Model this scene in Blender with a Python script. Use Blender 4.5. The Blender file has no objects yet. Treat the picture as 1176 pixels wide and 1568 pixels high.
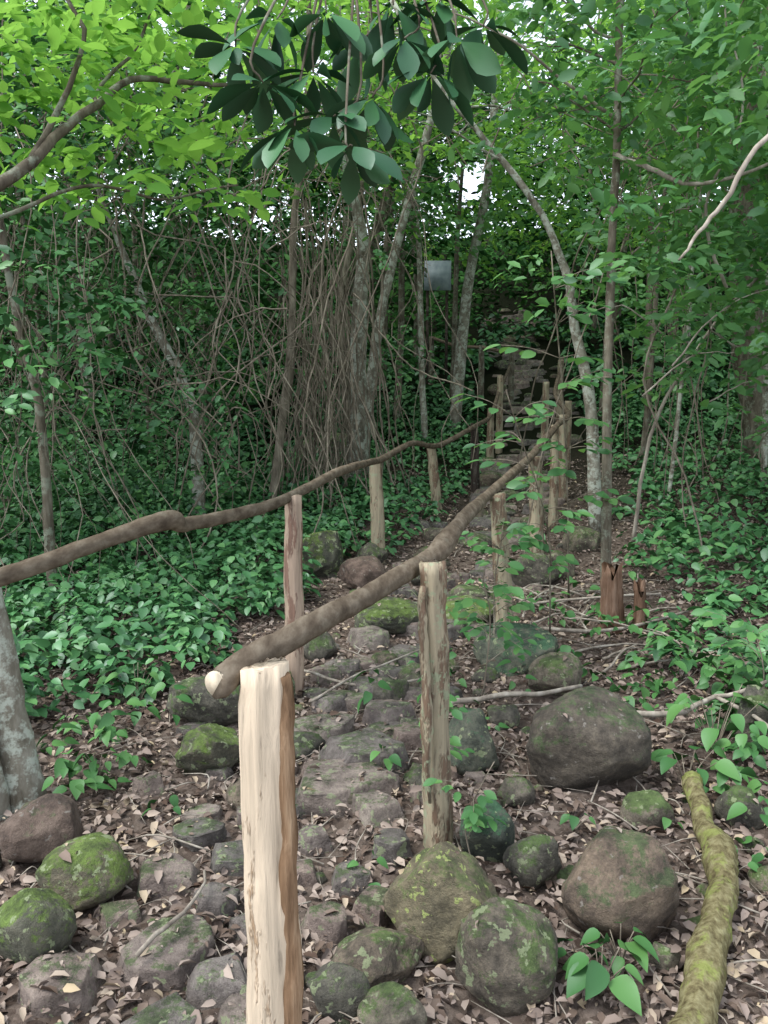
import bpy, bmesh, math, random
import numpy as np
from mathutils import Vector
from mathutils.bvhtree import BVHTree

R = np.random.default_rng(11)
random.seed(7)
scene = bpy.context.scene
rad = math.radians

# ------------------------------------------------------------------ helpers
def link(o, parent=None):
    scene.collection.objects.link(o)
    if parent: o.parent = parent
    return o

def empty(name):
    e = bpy.data.objects.new(name, None)
    e.empty_display_size = 0.2
    return link(e)

def mesh_obj(name, V, F, mat, smooth=True, attr=None, parent=None):
    V = np.asarray(V, dtype=np.float32)
    if not isinstance(F, list): F = [F]
    me = bpy.data.meshes.new(name)
    me.vertices.add(len(V)); me.vertices.foreach_set("co", V.ravel())
    loops = np.concatenate([f.ravel() for f in F]).astype(np.int32)
    sizes = np.concatenate([np.full(len(f), f.shape[1]) for f in F])
    starts = np.concatenate([[0], np.cumsum(sizes)[:-1]]).astype(np.int32)
    me.loops.add(len(loops)); me.loops.foreach_set("vertex_index", loops)
    me.polygons.add(len(sizes)); me.polygons.foreach_set("loop_start", starts)
    me.update(calc_edges=True)
    if smooth: me.polygons.foreach_set("use_smooth", np.ones(len(sizes), dtype=bool))
    if attr is not None:
        a = me.attributes.new("rnd", 'FLOAT', 'FACE')
        a.data.foreach_set("value", np.asarray(attr, dtype=np.float32))
    me.materials.append(mat)
    me.validate()
    o = bpy.data.objects.new(name, me)
    return link(o, parent)

class Acc:
    def __init__(s): s.V=[]; s.F={}; s.n=0; s.A={}
    def add(s, V, Fs):
        s.V.append(V); q=R.random()
        for f in Fs:
            s.F.setdefault(f.shape[1], []).append(f+s.n)
            s.A.setdefault(f.shape[1], []).append(np.full(len(f),q))
        s.n += len(V)
    def obj(s, name, mat, parent=None, smooth=True):
        return mesh_obj(name, np.concatenate(s.V), [np.concatenate(v) for v in s.F.values()], mat, smooth, np.concatenate([np.concatenate(v) for v in s.A.values()]), parent)

def cr(pts, n):
    P = np.array(pts, float)
    P = np.vstack([2*P[0]-P[1], P, 2*P[-1]-P[-2]])
    out=[]
    for i in range(len(P)-3):
        for t in np.linspace(0,1,n,endpoint=False):
            a,b,c,d=P[i:i+4]
            out.append(.5*((2*b)+(-a+c)*t+(2*a-5*b+4*c-d)*t*t+(-a+3*b-3*c+d)*t**3))
    out.append(P[-2]); return np.array(out)

def smooth1(a,k):
    if len(a)<k+2: return a
    w=np.ones(k)/k
    p=np.pad(a,[(k//2,k//2)]+[(0,0)]*(a.ndim-1),mode='edge')
    if a.ndim==1: return np.convolve(p,w,'valid')[:len(a)]
    return np.stack([np.convolve(p[:,i],w,'valid')[:len(a)] for i in range(a.shape[1])],1)

def tube(pts, r, n=4, seg=8, rough=0.0, wig=0.0, caps=True, knots=0.0, groove=0.0, kw=3):
    P = cr(pts, n)
    m=len(P)
    if wig:
        w=smooth1(R.normal(0,wig*kw**.5,(m,3)),kw); w[0]=0; w[-1]=0
        P=P+w
    rr = np.interp(np.linspace(0,1,m), np.linspace(0,1,len(r)), r) if not np.isscalar(r) else np.full(m,r)
    if knots: rr = rr*(1+knots*kw**.5*smooth1(np.clip(R.normal(0,1,m),-1.2,2),kw))
    T=np.gradient(P,axis=0); T/=np.linalg.norm(T,axis=1)[:,None]+1e-9
    ref=np.array([0,0,1.]) if abs(T[0][2])<.8 else np.array([1.,0,0])
    a=np.linspace(0,2*np.pi,seg,endpoint=False)
    u=np.cross(T[0],ref); u/=np.linalg.norm(u)
    V=[]
    gro = 1+groove*(np.sin(a*3+R.uniform(0,6))*.5+np.sin(a*7+R.uniform(0,6))*.35+R.normal(0,.35,seg))
    for i in range(m):
        u=u-np.dot(u,T[i])*T[i]; u/=np.linalg.norm(u)+1e-9
        v=np.cross(T[i],u)
        ri=rr[i]*gro*(1+rough*R.normal(0,1,seg))
        V.append(P[i]+ri[:,None]*(np.cos(a)[:,None]*u+np.sin(a)[:,None]*v))
    V=np.concatenate(V)
    i=np.arange(m-1)[:,None]*seg; j=np.arange(seg)[None,:]; k=(j+1)%seg
    F=np.stack([i+j,i+k,i+seg+k,i+seg+j],-1).reshape(-1,4)
    Fs=[F]
    if caps:
        Fs.append(np.arange(seg)[::-1][None,:]); Fs.append((np.arange(seg)+(m-1)*seg)[None,:])
    return V,Fs

# ------------------------------------------------------------------ terrain height
YB=[-200,-5,0,3,5,6.5,8,11,15,20,26,32,40,60,300]
ZB=[-1,0,-.03,0,.08,.16,.36,.75,1.75,3.1,5.0,7.2,9,11,14]
def H(x,y):
    x=np.asarray(x,float); y=np.asarray(y,float)
    b=np.interp(y,YB,ZB)
    b=b+0.12*np.clip(x-1.2,0,25)*np.clip(y/3,0,1)
    b=b+0.10*np.clip(-x-4,0,25)*np.clip(y/5,0,1)
    b=b+.018*np.sin(x*3.1+1)*np.sin(y*2.7)+.010*np.sin(x*7.3+y*5.1)+.006*np.sin(x*15-y*11+2)
    return b
def pathx(y): return np.interp(y,[0,2,3.3,4.5,6.5,8,12,18,26],[-.6,-.5,-.25,.15,.6,1.2,2.3,3.0,4.2])

# ------------------------------------------------------------------ materials
def newmat(name):
    m=bpy.data.materials.new(name); m.use_nodes=True
    nt=m.node_tree; nt.nodes.clear()
    out=nt.nodes.new('ShaderNodeOutputMaterial')
    return m,nt,out
def N(nt,t,**k):
    n=nt.nodes.new(t)
    for a,b in k.items():
        if a in n.inputs: n.inputs[a].default_value=b
        else: setattr(n,a,b)
    return n
def ramp(nt,fac,stops):
    n=nt.nodes.new('ShaderNodeValToRGB'); e=n.color_ramp.elements
    while len(e)<len(stops): e.new(0.5)
    for q,(p,c) in zip(e,stops):
        q.position=p; q.color=(*c,1)
    nt.links.new(fac,n.inputs[0]); return n
def mixc(nt,fac,a,b):
    n=nt.nodes.new('ShaderNodeMix'); n.data_type='RGBA'
    for s,i in ((fac,0),(a,6),(b,7)):
        if hasattr(s,'node'): nt.links.new(s,n.inputs[i])
        else: n.inputs[i].default_value = s if i==0 else (*s,1)
    return n.outputs[2]

def leafmat(name, cols, trans=None, tf=.35, rough=.42, gl=.0):
    m,nt,out=newmat(name); L=nt.links.new
    at=N(nt,'ShaderNodeAttribute',attribute_name='rnd')
    c_=ramp(nt,at.outputs['Fac'],[(i/(len(cols)-1),c) for i,c in enumerate(cols)])
    p=N(nt,'ShaderNodeBsdfDiffuse'); L(c_.outputs[0],p.inputs['Color'])
    last=p.outputs[0]
    if trans:
        t_=ramp(nt,at.outputs['Fac'],[(0,trans[0]),(1,trans[1])])
        t=N(nt,'ShaderNodeBsdfTranslucent'); L(t_.outputs[0],t.inputs['Color'])
        mx=N(nt,'ShaderNodeMixShader'); mx.inputs[0].default_value=tf
        L(last,mx.inputs[1]); L(t.outputs[0],mx.inputs[2]); last=mx.outputs[0]
    if gl:
        g=N(nt,'ShaderNodeBsdfGlossy',Roughness=rough); g.inputs['Color'].default_value=(.9,.97,1,1)
        m2=N(nt,'ShaderNodeMixShader'); m2.inputs[0].default_value=gl; L(last,m2.inputs[1]); L(g.outputs[0],m2.inputs[2]); last=m2.outputs[0]
    L(last,out.inputs[0])
    return m
M_leaf=leafmat('forest_leaf',[(.016,.06,.020),(.05,.155,.045),(.12,.275,.08)],gl=.035,rough=.45)  # lowest leaf tone darkened in colour to suggest deep shadow inside the thicket
M_far=leafmat('hillside_leaf',[(.012,.042,.014),(.038,.115,.032),(.10,.24,.06)])
M_cover=leafmat('groundcover_leaf',[(.022,.085,.030),(.055,.17,.055),(.115,.26,.085)],gl=.05,rough=.45)
M_seed=leafmat('seedling_leaf',[(.03,.10,.028),(.055,.155,.042),(.09,.205,.055)],gl=.03,rough=.5)
M_bright=leafmat('bright_leaf',[(.07,.19,.04),(.10,.25,.05),(.13,.29,.06)],[(.24,.52,.07),(.36,.66,.11)],.44,.5)
M_mid=leafmat('midtone_leaf',[(.028,.10,.032),(.06,.175,.052),(.12,.265,.08)],[(.09,.28,.06),(.22,.48,.10)],.30,.5,.04)
M_dark=leafmat('dark_leaf',[(.016,.065,.026),(.028,.095,.036),(.042,.13,.045)],gl=.045,rough=.45)
M_litter=leafmat('dead_leaf',[(.075,.05,.038),(.155,.118,.095),(.25,.20,.172),(.36,.30,.255),(.46,.37,.235)])

def barkmat(name,c0,c1,c2,lich=0.0,lcol=(.33,.38,.33),scale=18,stretch=.25,bump=.4,ystretch=1):
    m,nt,out=newmat(name); L=nt.links.new
    tc=N(nt,'ShaderNodeTexCoord'); mp=N(nt,'ShaderNodeMapping'); mp.inputs['Scale'].default_value=(1,ystretch,stretch)
    L(tc.outputs['Object'],mp.inputs[0])
    n=N(nt,'ShaderNodeTexNoise',Scale=scale,Detail=4,Roughness=.65); L(mp.outputs[0],n.inputs['Vector'])
    c=ramp(nt,n.outputs[0],[(.3,c0),(.5,c1),(.7,c2)])
    col=c.outputs[0]
    if lich:
        n2=N(nt,'ShaderNodeTexNoise',Scale=11,Detail=4,Roughness=.75); L(tc.outputs['Object'],n2.inputs['Vector'])
        r2=ramp(nt,n2.outputs[0],[(.60-lich*.25,(0,0,0)),(.70-lich*.25,(1,1,1))])
        mul=N(nt,'ShaderNodeMath',operation='MULTIPLY'); mul.inputs[1].default_value=min(.85,lich*1.6); L(r2.outputs[0],mul.inputs[0])
        col=mixc(nt,mul.outputs[0],c.outputs[0],lcol)
    p=N(nt,'ShaderNodeBsdfDiffuse'); L(col,p.inputs['Color'])
    if bump:
        b=N(nt,'ShaderNodeBump',Strength=bump,Distance=.01); L(n.outputs[0],b.inputs['Height']); L(b.outputs[0],p.inputs['Normal'])
    L(p.outputs[0],out.inputs[0]); return m
M_bark=barkmat('bark',(.05,.042,.032),(.12,.105,.08),(.21,.19,.15),.35,(.27,.31,.24))
M_pale=barkmat('pale_lichen_bark',(.09,.08,.06),(.19,.175,.14),(.31,.30,.25),.5,(.44,.48,.41),16,.4)
M_dk=barkmat('dark_bark',(.02,.016,.014),(.05,.04,.034),(.10,.085,.075),.15)
M_vine=barkmat('vine_bark',(.085,.072,.055),(.185,.16,.125),(.32,.285,.225),.0,bump=0)
M_rail=barkmat('rail_wood',(.07,.054,.040),(.125,.10,.074),(.20,.168,.128),.14,(.25,.24,.19),26,1,.3,.35)
M_log=barkmat('mossy_log_bark',(.07,.055,.03),(.165,.145,.075),(.27,.25,.14),.38,(.24,.29,.08),42,.6,1)
M_stump=barkmat('stump_wood',(.05,.03,.02),(.13,.08,.055),(.22,.15,.11),.1,(.2,.2,.18),30,.12,.9)
M_twig=barkmat('twig_bark',(.14,.12,.10),(.27,.24,.20),(.44,.41,.35),0,bump=0)
M_strip=barkmat('bark_shade_strip',(.09,.055,.033),(.22,.14,.085),(.38,.27,.175),0,scale=50,stretch=.08,bump=.9)  # brown of bark, with the post's shaded side painted into the colour

def postmat(name, wood, bark, cut, lich):
    m,nt,out=newmat(name); L=nt.links.new
    tc=N(nt,'ShaderNodeTexCoord'); mp=N(nt,'ShaderNodeMapping'); mp.inputs['Scale'].default_value=(1,1,.07)
    L(tc.outputs['Object'],mp.inputs[0])
    n=N(nt,'ShaderNodeTexNoise',Scale=45,Detail=6,Roughness=.62,Distortion=.4); L(mp.outputs[0],n.inputs['Vector'])
    wd=ramp(nt,n.outputs[0],[(.30,tuple(.35*a for a in wood)),(.40,tuple(.75*a for a in wood)),(.58,wood),(.8,tuple(min(.85,1.15*a) for a in wood))])
    mp2=N(nt,'ShaderNodeMapping'); mp2.inputs['Scale'].default_value=(1,1,.22); L(tc.outputs['Object'],mp2.inputs[0])
    n2=N(nt,'ShaderNodeTexNoise',Scale=14,Detail=5,Roughness=.7); L(mp2.outputs[0],n2.inputs['Vector'])
    mask=ramp(nt,n2.outputs[0],[(cut,(0,0,0)),(cut+.05,(1,1,1))])
    bk=ramp(nt,n.outputs[0],[(.3,tuple(.5*a for a in bark)),(.6,bark)])
    c=mixc(nt,mask.outputs[0],wd.outputs[0],bk.outputs[0])
    if lich:
        n3=N(nt,'ShaderNodeTexNoise',Scale=26,Detail=4,Roughness=.7); L(tc.outputs['Object'],n3.inputs['Vector'])
        lm=ramp(nt,n3.outputs[0],[(.66-lich*.2,(0,0,0)),(.72-lich*.2,(.8*min(1,lich*3),)*3)])
        c=mixc(nt,lm.outputs[0],c,(.26,.30,.19))
    p=N(nt,'ShaderNodeBsdfPrincipled',Roughness=.75); L(c,p.inputs['Base Color'])
    ad=N(nt,'ShaderNodeMath',operation='MULTIPLY_ADD'); ad.inputs[1].default_value=.5; L(mask.outputs[0],ad.inputs[0]); L(n.outputs[0],ad.inputs[2])
    b=N(nt,'ShaderNodeBump',Strength=1,Distance=.007); L(ad.outputs[0],b.inputs['Height']); L(b.outputs[0],p.inputs['Normal'])
    L(p.outputs[0],out.inputs[0]); return m
M_post1=postmat('fresh_peeled_wood',(.62,.51,.38),(.42,.29,.18),.61,.0)
M_post=postmat('weathered_post_wood',(.33,.28,.19),(.17,.11,.07),.50,.5)
M_postB=postmat('peeled_post_wood',(.42,.31,.23),(.24,.14,.10),.50,.15)
M_cut=postmat('cut_wood_end',(.66,.57,.43),(.4,.3,.2),.75,0)

def rockmat(name,a,b,c,mosscol,mossamt,lich=True,lcol=(.26,.31,.17)):
    m,nt,out=newmat(name); L=nt.links.new
    tc=N(nt,'ShaderNodeTexCoord'); at=N(nt,'ShaderNodeAttribute',attribute_name='rnd')
    n=N(nt,'ShaderNodeTexNoise',Scale=12,Detail=5,Roughness=.8); L(tc.outputs['Object'],n.inputs['Vector'])
    base=ramp(nt,n.outputs[0],[(.36,a),(.5,b),(.63,c)])
    tint=ramp(nt,at.outputs['Fac'],[(0,(.72,.74,.72)),(.4,(1,.98,.95)),(.75,(1.22,1.06,.96)),(1,(1.35,1.3,1.2))])
    mt=N(nt,'ShaderNodeMix',data_type='RGBA',blend_type='MULTIPLY'); mt.inputs[0].default_value=1
    L(base.outputs[0],mt.inputs[6]); L(tint.outputs[0],mt.inputs[7])
    g=N(nt,'ShaderNodeNewGeometry'); sx=N(nt,'ShaderNodeSeparateXYZ'); L(g.outputs['Normal'],sx.inputs[0])
    n2=N(nt,'ShaderNodeTexNoise',Scale=8,Detail=6,Roughness=.85)
    mp=N(nt,'ShaderNodeMapping'); mp.inputs['Location'].default_value=(3,7,1); L(tc.outputs['Object'],mp.inputs[0]); L(mp.outputs[0],n2.inputs['Vector'])
    ma=N(nt,'ShaderNodeMath',operation='MULTIPLY_ADD'); ma.inputs[1].default_value=.12; L(sx.outputs[2],ma.inputs[0]); L(n2.outputs[0],ma.inputs[2])
    mm=ramp(nt,ma.outputs[0],[(.70-mossamt*.3,(0,0,0)),(.78-mossamt*.3,(.85,)*3)])
    mc=ramp(nt,n.outputs[0],[(.38,tuple(.3*q for q in mosscol)),(.62,mosscol)])
    col=mixc(nt,mm.outputs[0],mt.outputs[2],mc.outputs[0])
    v=N(nt,'ShaderNodeTexNoise',Scale=26,Detail=3,Roughness=.6); L(mp.outputs[0],v.inputs['Vector'])
    lm=ramp(nt,v.outputs[0],[(.60 if lich else .64,(0,0,0)),(.63 if lich else .69,(.75,)*3)])
    col=mixc(nt,lm.outputs[0],col,lcol if lich else (.25,.23,.20))
    p=N(nt,'ShaderNodeBsdfPrincipled',Roughness=.85); L(col,p.inputs['Base Color'])
    n4=N(nt,'ShaderNodeTexNoise',Scale=32,Detail=5,Roughness=.85); L(tc.outputs['Object'],n4.inputs['Vector'])
    bp=N(nt,'ShaderNodeBump',Strength=1,Distance=.02); L(n4.outputs[0],bp.inputs['Height']); L(bp.outputs[0],p.inputs['Normal'])
    L(p.outputs[0],out.inputs[0]); return m
M_rock=rockmat('basalt_rock',(.045,.042,.034),(.105,.097,.078),(.19,.175,.14),(.09,.16,.035),.48)
M_rockb=rockmat('brown_boulder',(.055,.044,.035),(.115,.093,.073),(.19,.155,.12),(.08,.13,.045),.42,False)
M_rockl=rockmat('lichen_boulder',(.06,.058,.04),(.115,.11,.075),(.18,.17,.115),(.14,.19,.06),.38,True,(.36,.43,.14))
M_rockm=rockmat('mossy_boulder',(.045,.048,.035),(.09,.09,.065),(.14,.135,.10),(.14,.23,.035),.60)
M_rockg=rockmat('green_tinted_boulder',(.035,.044,.036),(.075,.09,.07),(.12,.13,.10),(.05,.15,.07),.50)
M_rockr=rockmat('reddish_rock',(.07,.048,.038),(.145,.10,.08),(.22,.16,.13),(.09,.11,.05),.2,False)
M_slab=rockmat('path_slab',(.085,.073,.067),(.165,.144,.134),(.25,.225,.205),(.09,.14,.045),.30)

def groundmat():
    m,nt,out=newmat('forest_soil'); L=nt.links.new
    tc=N(nt,'ShaderNodeTexCoord')
    n=N(nt,'ShaderNodeTexNoise',Scale=12,Detail=6,Roughness=.8); L(tc.outputs['Object'],n.inputs['Vector'])
    c=ramp(nt,n.outputs[0],[(.3,(.03,.023,.018)),(.5,(.09,.07,.057)),(.7,(.19,.15,.125))])
    v=N(nt,'ShaderNodeTexVoronoi',Scale=42); L(tc.outputs['Object'],v.inputs['Vector'])
    s=N(nt,'ShaderNodeSeparateColor'); L(v.outputs['Color'],s.inputs[0])
    lc=ramp(nt,s.outputs[0],[(0,(.06,.042,.035)),(.5,(.15,.12,.10)),(1,(.25,.205,.175))])
    c2=mixc(nt,.5,c.outputs[0],lc.outputs[0])
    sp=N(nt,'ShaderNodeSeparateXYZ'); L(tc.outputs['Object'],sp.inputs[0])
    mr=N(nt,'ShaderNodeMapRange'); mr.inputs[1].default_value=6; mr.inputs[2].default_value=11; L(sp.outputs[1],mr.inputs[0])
    c4=mixc(nt,mr.outputs[0],c2,(.014,.017,.010))  # far ground coloured nearly black to stand for deep shade in the background
    p=N(nt,'ShaderNodeBsdfDiffuse'); L(c4,p.inputs['Color'])
    b=N(nt,'ShaderNodeBump',Strength=.9,Distance=.02); L(n.outputs[0],b.inputs['Height']); L(b.outputs[0],p.inputs['Normal'])
    L(p.outputs[0],out.inputs[0]); return m
xs=np.unique(np.concatenate([np.arange(-4,4.01,.06),np.arange(-14,14.1,.5),np.linspace(-200,200,41)]))
ys=np.unique(np.concatenate([np.arange(.6,10,.06),np.arange(-5,40,.5),np.linspace(-120,300,43)]))
X,Y=np.meshgrid(xs,ys); Z=H(X,Y)+np.where((abs(X)<5)&(Y<12)&(Y>0),R.normal(0,.005,X.shape),0)
V=np.stack([X,Y,Z],-1).reshape(-1,3)
nx=len(xs); i=np.arange(len(ys)-1)[:,None]*nx; j=np.arange(nx-1)[None,:]
F=np.stack([i+j,i+j+1,i+nx+j+1,i+nx+j],-1).reshape(-1,4)
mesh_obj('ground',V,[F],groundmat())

# ------------------------------------------------------------------ rocks
def ico(sub):
    bm=bmesh.new(); bmesh.ops.create_icosphere(bm,subdivisions=sub,radius=1)
    V=np.array([v.co[:] for v in bm.verts]); F=np.array([[v.index for v in f.verts] for f in bm.faces]); bm.free()
    return V,F
ICO={2:ico(2),3:ico(3),4:ico(4),5:ico(5)}
SOLID=Acc()
def wob(V,k,f0,f1,amp):
    for _ in range(k):
        q=R.normal(0,1,3); f=R.uniform(f0,f1); q=q/np.linalg.norm(q)*f
        q2=R.normal(0,1,3); q2=q2/np.linalg.norm(q2)*f*.7
        V=V*(1+amp*np.sin(V@q+R.uniform(0,6)+1.5*np.sin(V@q2+R.uniform(0,6))))[:,None]
    return V
def place(V,x,y,w,d,h,sink,rot=.5):
    a=R.uniform(-rot,rot); c,s=math.cos(a),math.sin(a)
    V=np.stack([V[:,0]*c-V[:,1]*s,V[:,0]*s+V[:,1]*c,V[:,2]],1)
    lo,hi=V.min(0),V.max(0); V=(V-(lo+hi)/2)/(hi-lo)*np.array([w,d,h])
    return V+np.array([x,y,H(x,y)+h*(.5-sink)])
def rock(x,y,w,d,h,sub=3,sink=.25,facets=7,round_=.82,boxy=2.9):
    V,F=ICO[sub]; V=V.copy()
    V=V/((np.abs(V)**boxy).sum(1)**(1/boxy))[:,None]
    Q,_=np.linalg.qr(R.normal(0,1,(3,3)))
    V=V@Q.T; V=V*R.uniform(.8,1.15,3); V=wob(V,4,.8,2.2,.06)
    for k in range(facets):
        n=R.normal(0,1,3); n/=np.linalg.norm(n); dd=R.uniform(round_-.14,round_+.12)
        e=np.clip(V@n-dd,0,None); V=V-e[:,None]*n*R.uniform(.7,.97)
    V=wob(V,5,3,8,.018)
    if sub>=4: V=wob(V,8,12,34,.006); V=V*(1+R.normal(0,.003,len(V)))[:,None]
    V=place(V,x,y,w,d,h,sink); SOLID.add(V,[F]); return V,[F]
def slab(x,y,w,d,h,sub=4,sink=.22):
    V,F=ICO[sub]; V=V*1.5
    k=random.choice([4,5,5,6,7]); a0=R.uniform(0,6.28)
    for q in range(k):
        a=a0+q*6.283/k+R.uniform(-.35,.35); n=np.array([math.cos(a),math.sin(a),R.uniform(-.05,.35)]); n/=np.linalg.norm(n)
        e=np.clip(V@n-R.uniform(.6,.85),0,None); V=V-e[:,None]*n*.96
    n=np.array([R.uniform(-.08,.08),R.uniform(-.08,.08),1]); n/=np.linalg.norm(n)
    e=np.clip(V@n-.5,0,None); V=V-e[:,None]*n*.96
    V[:,2]=np.maximum(V[:,2],-.6)
    V=wob(V,5,2.5,9,.014); V=V*(1+R.normal(0,.005,len(V)))[:,None]
    V=place(V,x,y,w,d,h,sink,3.1); SOLID.add(V,[F]); return V,[F]
def boulder(name,x,y,w,h,mat,dy=.35,d=None,**k):
    d=d or w*.8
    k.setdefault('sink',.15)
    a=Acc(); a.add(*rock(x,y+dy*d,w,d,h*1.12,sub=5 if w>.2 else 4,**k)); a.obj(name,mat)
boulder('boulder',.80,2.86,.50,.38,M_rockb,facets=7)
boulder('boulder',.17,1.97,.34,.29,M_rockl,facets=8)
boulder('boulder',.68,2.01,.36,.28,M_rockb,facets=8)
boulder('boulder',.32,1.80,.27,.25,M_rock,facets=9)
boulder('boulder',.34,2.38,.19,.22,M_rockg)
boulder('boulder',-1.15,2.37,.29,.22,M_rockr)
boulder('boulder',-.91,2.16,.28,.18,M_rockm,facets=10)
boulder('boulder',-.96,1.90,.24,.19,M_rockm,facets=10)
boulder('boulder',-.72,3.02,.28,.20,M_rockm)
boulder('boulder',-.80,3.45,.44,.22,M_rock,facets=9)
boulder('boulder',-.58,3.6,.3,.2,M_rockm)
boulder('boulder',.73,4.08,.47,.23,M_rockg)
boulder('boulder',.86,3.71,.29,.23,M_rock)
boulder('boulder',-.13,5.53,.44,.26,M_rockr)
boulder('boulder',-.49,5.97,.34,.38,M_rockm)
boulder('boulder',-.10,6.37,.28,.2,M_rock)
boulder('boulder',.05,4.69,.48,.18,M_rockm)
boulder('boulder',.50,4.81,.5,.18,M_rockm)
boulder('boulder',.35,3.0,.24,.26,M_rockg)
boulder('boulder',1.58,3.13,.2,.28,M_rock)
boulder('boulder',-.73,9.9,1.1,.5,M_rock)
boulder('boulder',1.13,5.76,.4,.26,M_rock)
boulder('boulder',-.02,1.85,.26,.13,M_rock)
stones=Acc(); slabs=Acc()
for (x,y,w,h) in [(-.10,3.03,.44,.14),(-.14,2.8,.42,.10),(-.60,1.90,.28,.08),(-.42,1.80,.22,.08),(-.39,2.0,.12,.07),(-.50,2.1,.16,.07),(-.55,1.64,.30,.07),(-.82,1.75,.2,.08),(-.18,2.02,.15,.09),(-.03,2.1,.17,.09),(-.64,2.5,.19,.07),(-.68,2.28,.24,.07),(-.48,2.34,.2,.07),(-.91,2.84,.14,.1),(.03,2.4,.16,.09),(-.24,2.46,.15,.08),(.15,2.72,.12,.08),(-.36,2.16,.15,.06),(-.27,2.30,.14,.06),(-.45,2.60,.18,.08),(-.3,2.70,.16,.08),(-.02,2.62,.22,.09),(-.30,3.3,.34,.10),(0.02,3.45,.28,.12),(.12,3.22,.22,.12),(-.45,3.0,.24,.08),(-.78,2.06,.15,.06),(-.33,1.68,.18,.07),(-.1,2.25,.15,.07),(-.05,3.75,.3,.12),(.15,4.2,.3,.12),(-.1,4.5,.3,.12),(-.76,1.58,.16,.06),(-.25,3.6,.2,.09),(-.3,3.95,.2,.1),(.3,3.7,.2,.1)]:
    slabs.add(*slab(x,y+.05,w,w*R.uniform(.75,.92),h))
for (x,y,w,h) in [(-.11,1.74,.17,.14),(0.02,1.66,.17,.12),(.945,2.6,.19,.12),(-.38,4.28,.22,.18),(0,4.15,.15,.1),(1.35,5.87,.25,.22),(1.7,6.58,.33,.22),(-1.71,8.4,.3,.25),(.17,3.85,.2,.14),(.467,2.25,.18,.16),(1.3,2.64,.18,.14),(.75,1.86,.08,.08),(.1,1.98,.12,.1),(.5,2.75,.14,.1),(.25,2.2,.1,.08),(.55,3.4,.15,.1),(1.1,3.35,.13,.1),(1.2,2.2,.15,.08)]:
    stones.add(*rock(x,y+.06,w,w*.85,h*1.2,4,.22))
for k in range(330):
    y=2.7+19*R.uniform(0,1)**1.3; x=pathx(y)+R.normal(0,.33)
    w=R.uniform(.10,.26)*(1+y*.04)
    if R.random()<.65: slabs.add(*slab(x,y,w,w*R.uniform(.6,.9),w*R.uniform(.3,.42),4 if y<5 else 3,.36))
    else: stones.add(*rock(x,y,w,w*R.uniform(.6,.9),w*R.uniform(.4,.7),3,.36))
for k in range(300):
    y=R.uniform(1.3,9); x=R.uniform(-1.5,2.4) if y<5 else pathx(y)+R.normal(0,1.4)
    w=R.uniform(.015,.10)
    stones.add(*rock(x,y,w,w*R.uniform(.6,.9),w*R.uniform(.5,.8),3,.3,facets=9,round_=.75))
slabs.obj('stone_path',M_slab); stones.obj('scattered_stones',M_rock)

# ------------------------------------------------------------------ leaves
SH={'lo':([0,.28,.68,1.0],[0,.85,.82,0]),
    'hi':([0,.08,.22,.4,.6,.78,.92,1.0],[0,.3,.72,.97,.98,.72,.34,0]),
    'heart':([0,.05,.15,.32,.5,.7,.88,1.0],[0,.52,.88,1,.92,.65,.28,0]),
    'mid':([0,.10,.36,.7,1.0],[0,.62,1,.72,0]),
    'ob':([0,.1,.3,.5,.68,.84,.95,1.0],[0,.16,.52,.85,1,.76,.32,0])}
def leafproto(w,kind,fold=.12,curl=.12):
    ts,ws=SH[kind]
    V=[]; mid=[]; lf=[]; rt=[]
    for t,q in zip(ts,ws):
        zc=-curl*t*t
        mid.append(len(V)); V.append((t,0,zc))
        if q>0:
            lf.append(len(V)); V.append((t,q*w/2,zc+fold*q*w))
            rt.append(len(V)); V.append((t,-q*w/2,zc+fold*q*w))
        else: lf.append(mid[-1]); rt.append(mid[-1])
    Q=[];T=[]
    for i in range(len(ts)-1):
        for a,s in ((lf,1),(rt,-1)):
            u=[]
            for z in [mid[i],mid[i+1],a[i+1],a[i]]:
                if z not in u: u.append(z)
            if s!=1: u=u[::-1]
            (Q if len(u)==4 else T).append(u)
    return np.array(V,float),np.array(Q),np.array(T)
LP=leafproto(.55,'lo'); LPh=leafproto(.55,'hi'); LPheart=leafproto(.70,'heart',.15,.3); LPh2=leafproto(.66,'mid',.12,.16); LPob=leafproto(.42,'ob',.12,.25)
LPdead=leafproto(.55,'lo',.35,.3)
class Leaves:
    def __init__(s): s.a=[]
    def add(s,pos,dir_,nor,size,rnd):
        s.a.append((pos.reshape(-1,3),dir_.reshape(-1,3),nor.reshape(-1,3),np.broadcast_to(size,pos.shape[:-1]).reshape(-1),rnd.reshape(-1)))
    def obj(s,name,proto,mat,parent=None):
        P,D,Nn,S,A=[np.concatenate([q[i] for q in s.a]) for i in range(5)]
        D=D/np.linalg.norm(D,axis=1)[:,None]
        Yv=np.cross(Nn,D); Yv/=np.linalg.norm(Yv,axis=1)[:,None]+1e-9
        Zv=np.cross(D,Yv)
        LV,Q,T=proto; k=len(LV); n=len(P)
        V=P[:,None]+S[:,None,None]*(LV[None,:,0:1]*D[:,None]+LV[None,:,1:2]*Yv[:,None]+LV[None,:,2:3]*Zv[:,None])
        off=(np.arange(n)*k)[:,None,None]
        Fs=[];at=[]
        for f in (Q,T):
            if len(f): Fs.append((f[None]+off).reshape(-1,f.shape[1])); at.append(np.repeat(A,len(f)))
        return mesh_obj(name,V.reshape(-1,3),Fs,mat,True,np.concatenate(at),parent)
def rn(*s): return R.normal(0,1,s)
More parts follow.
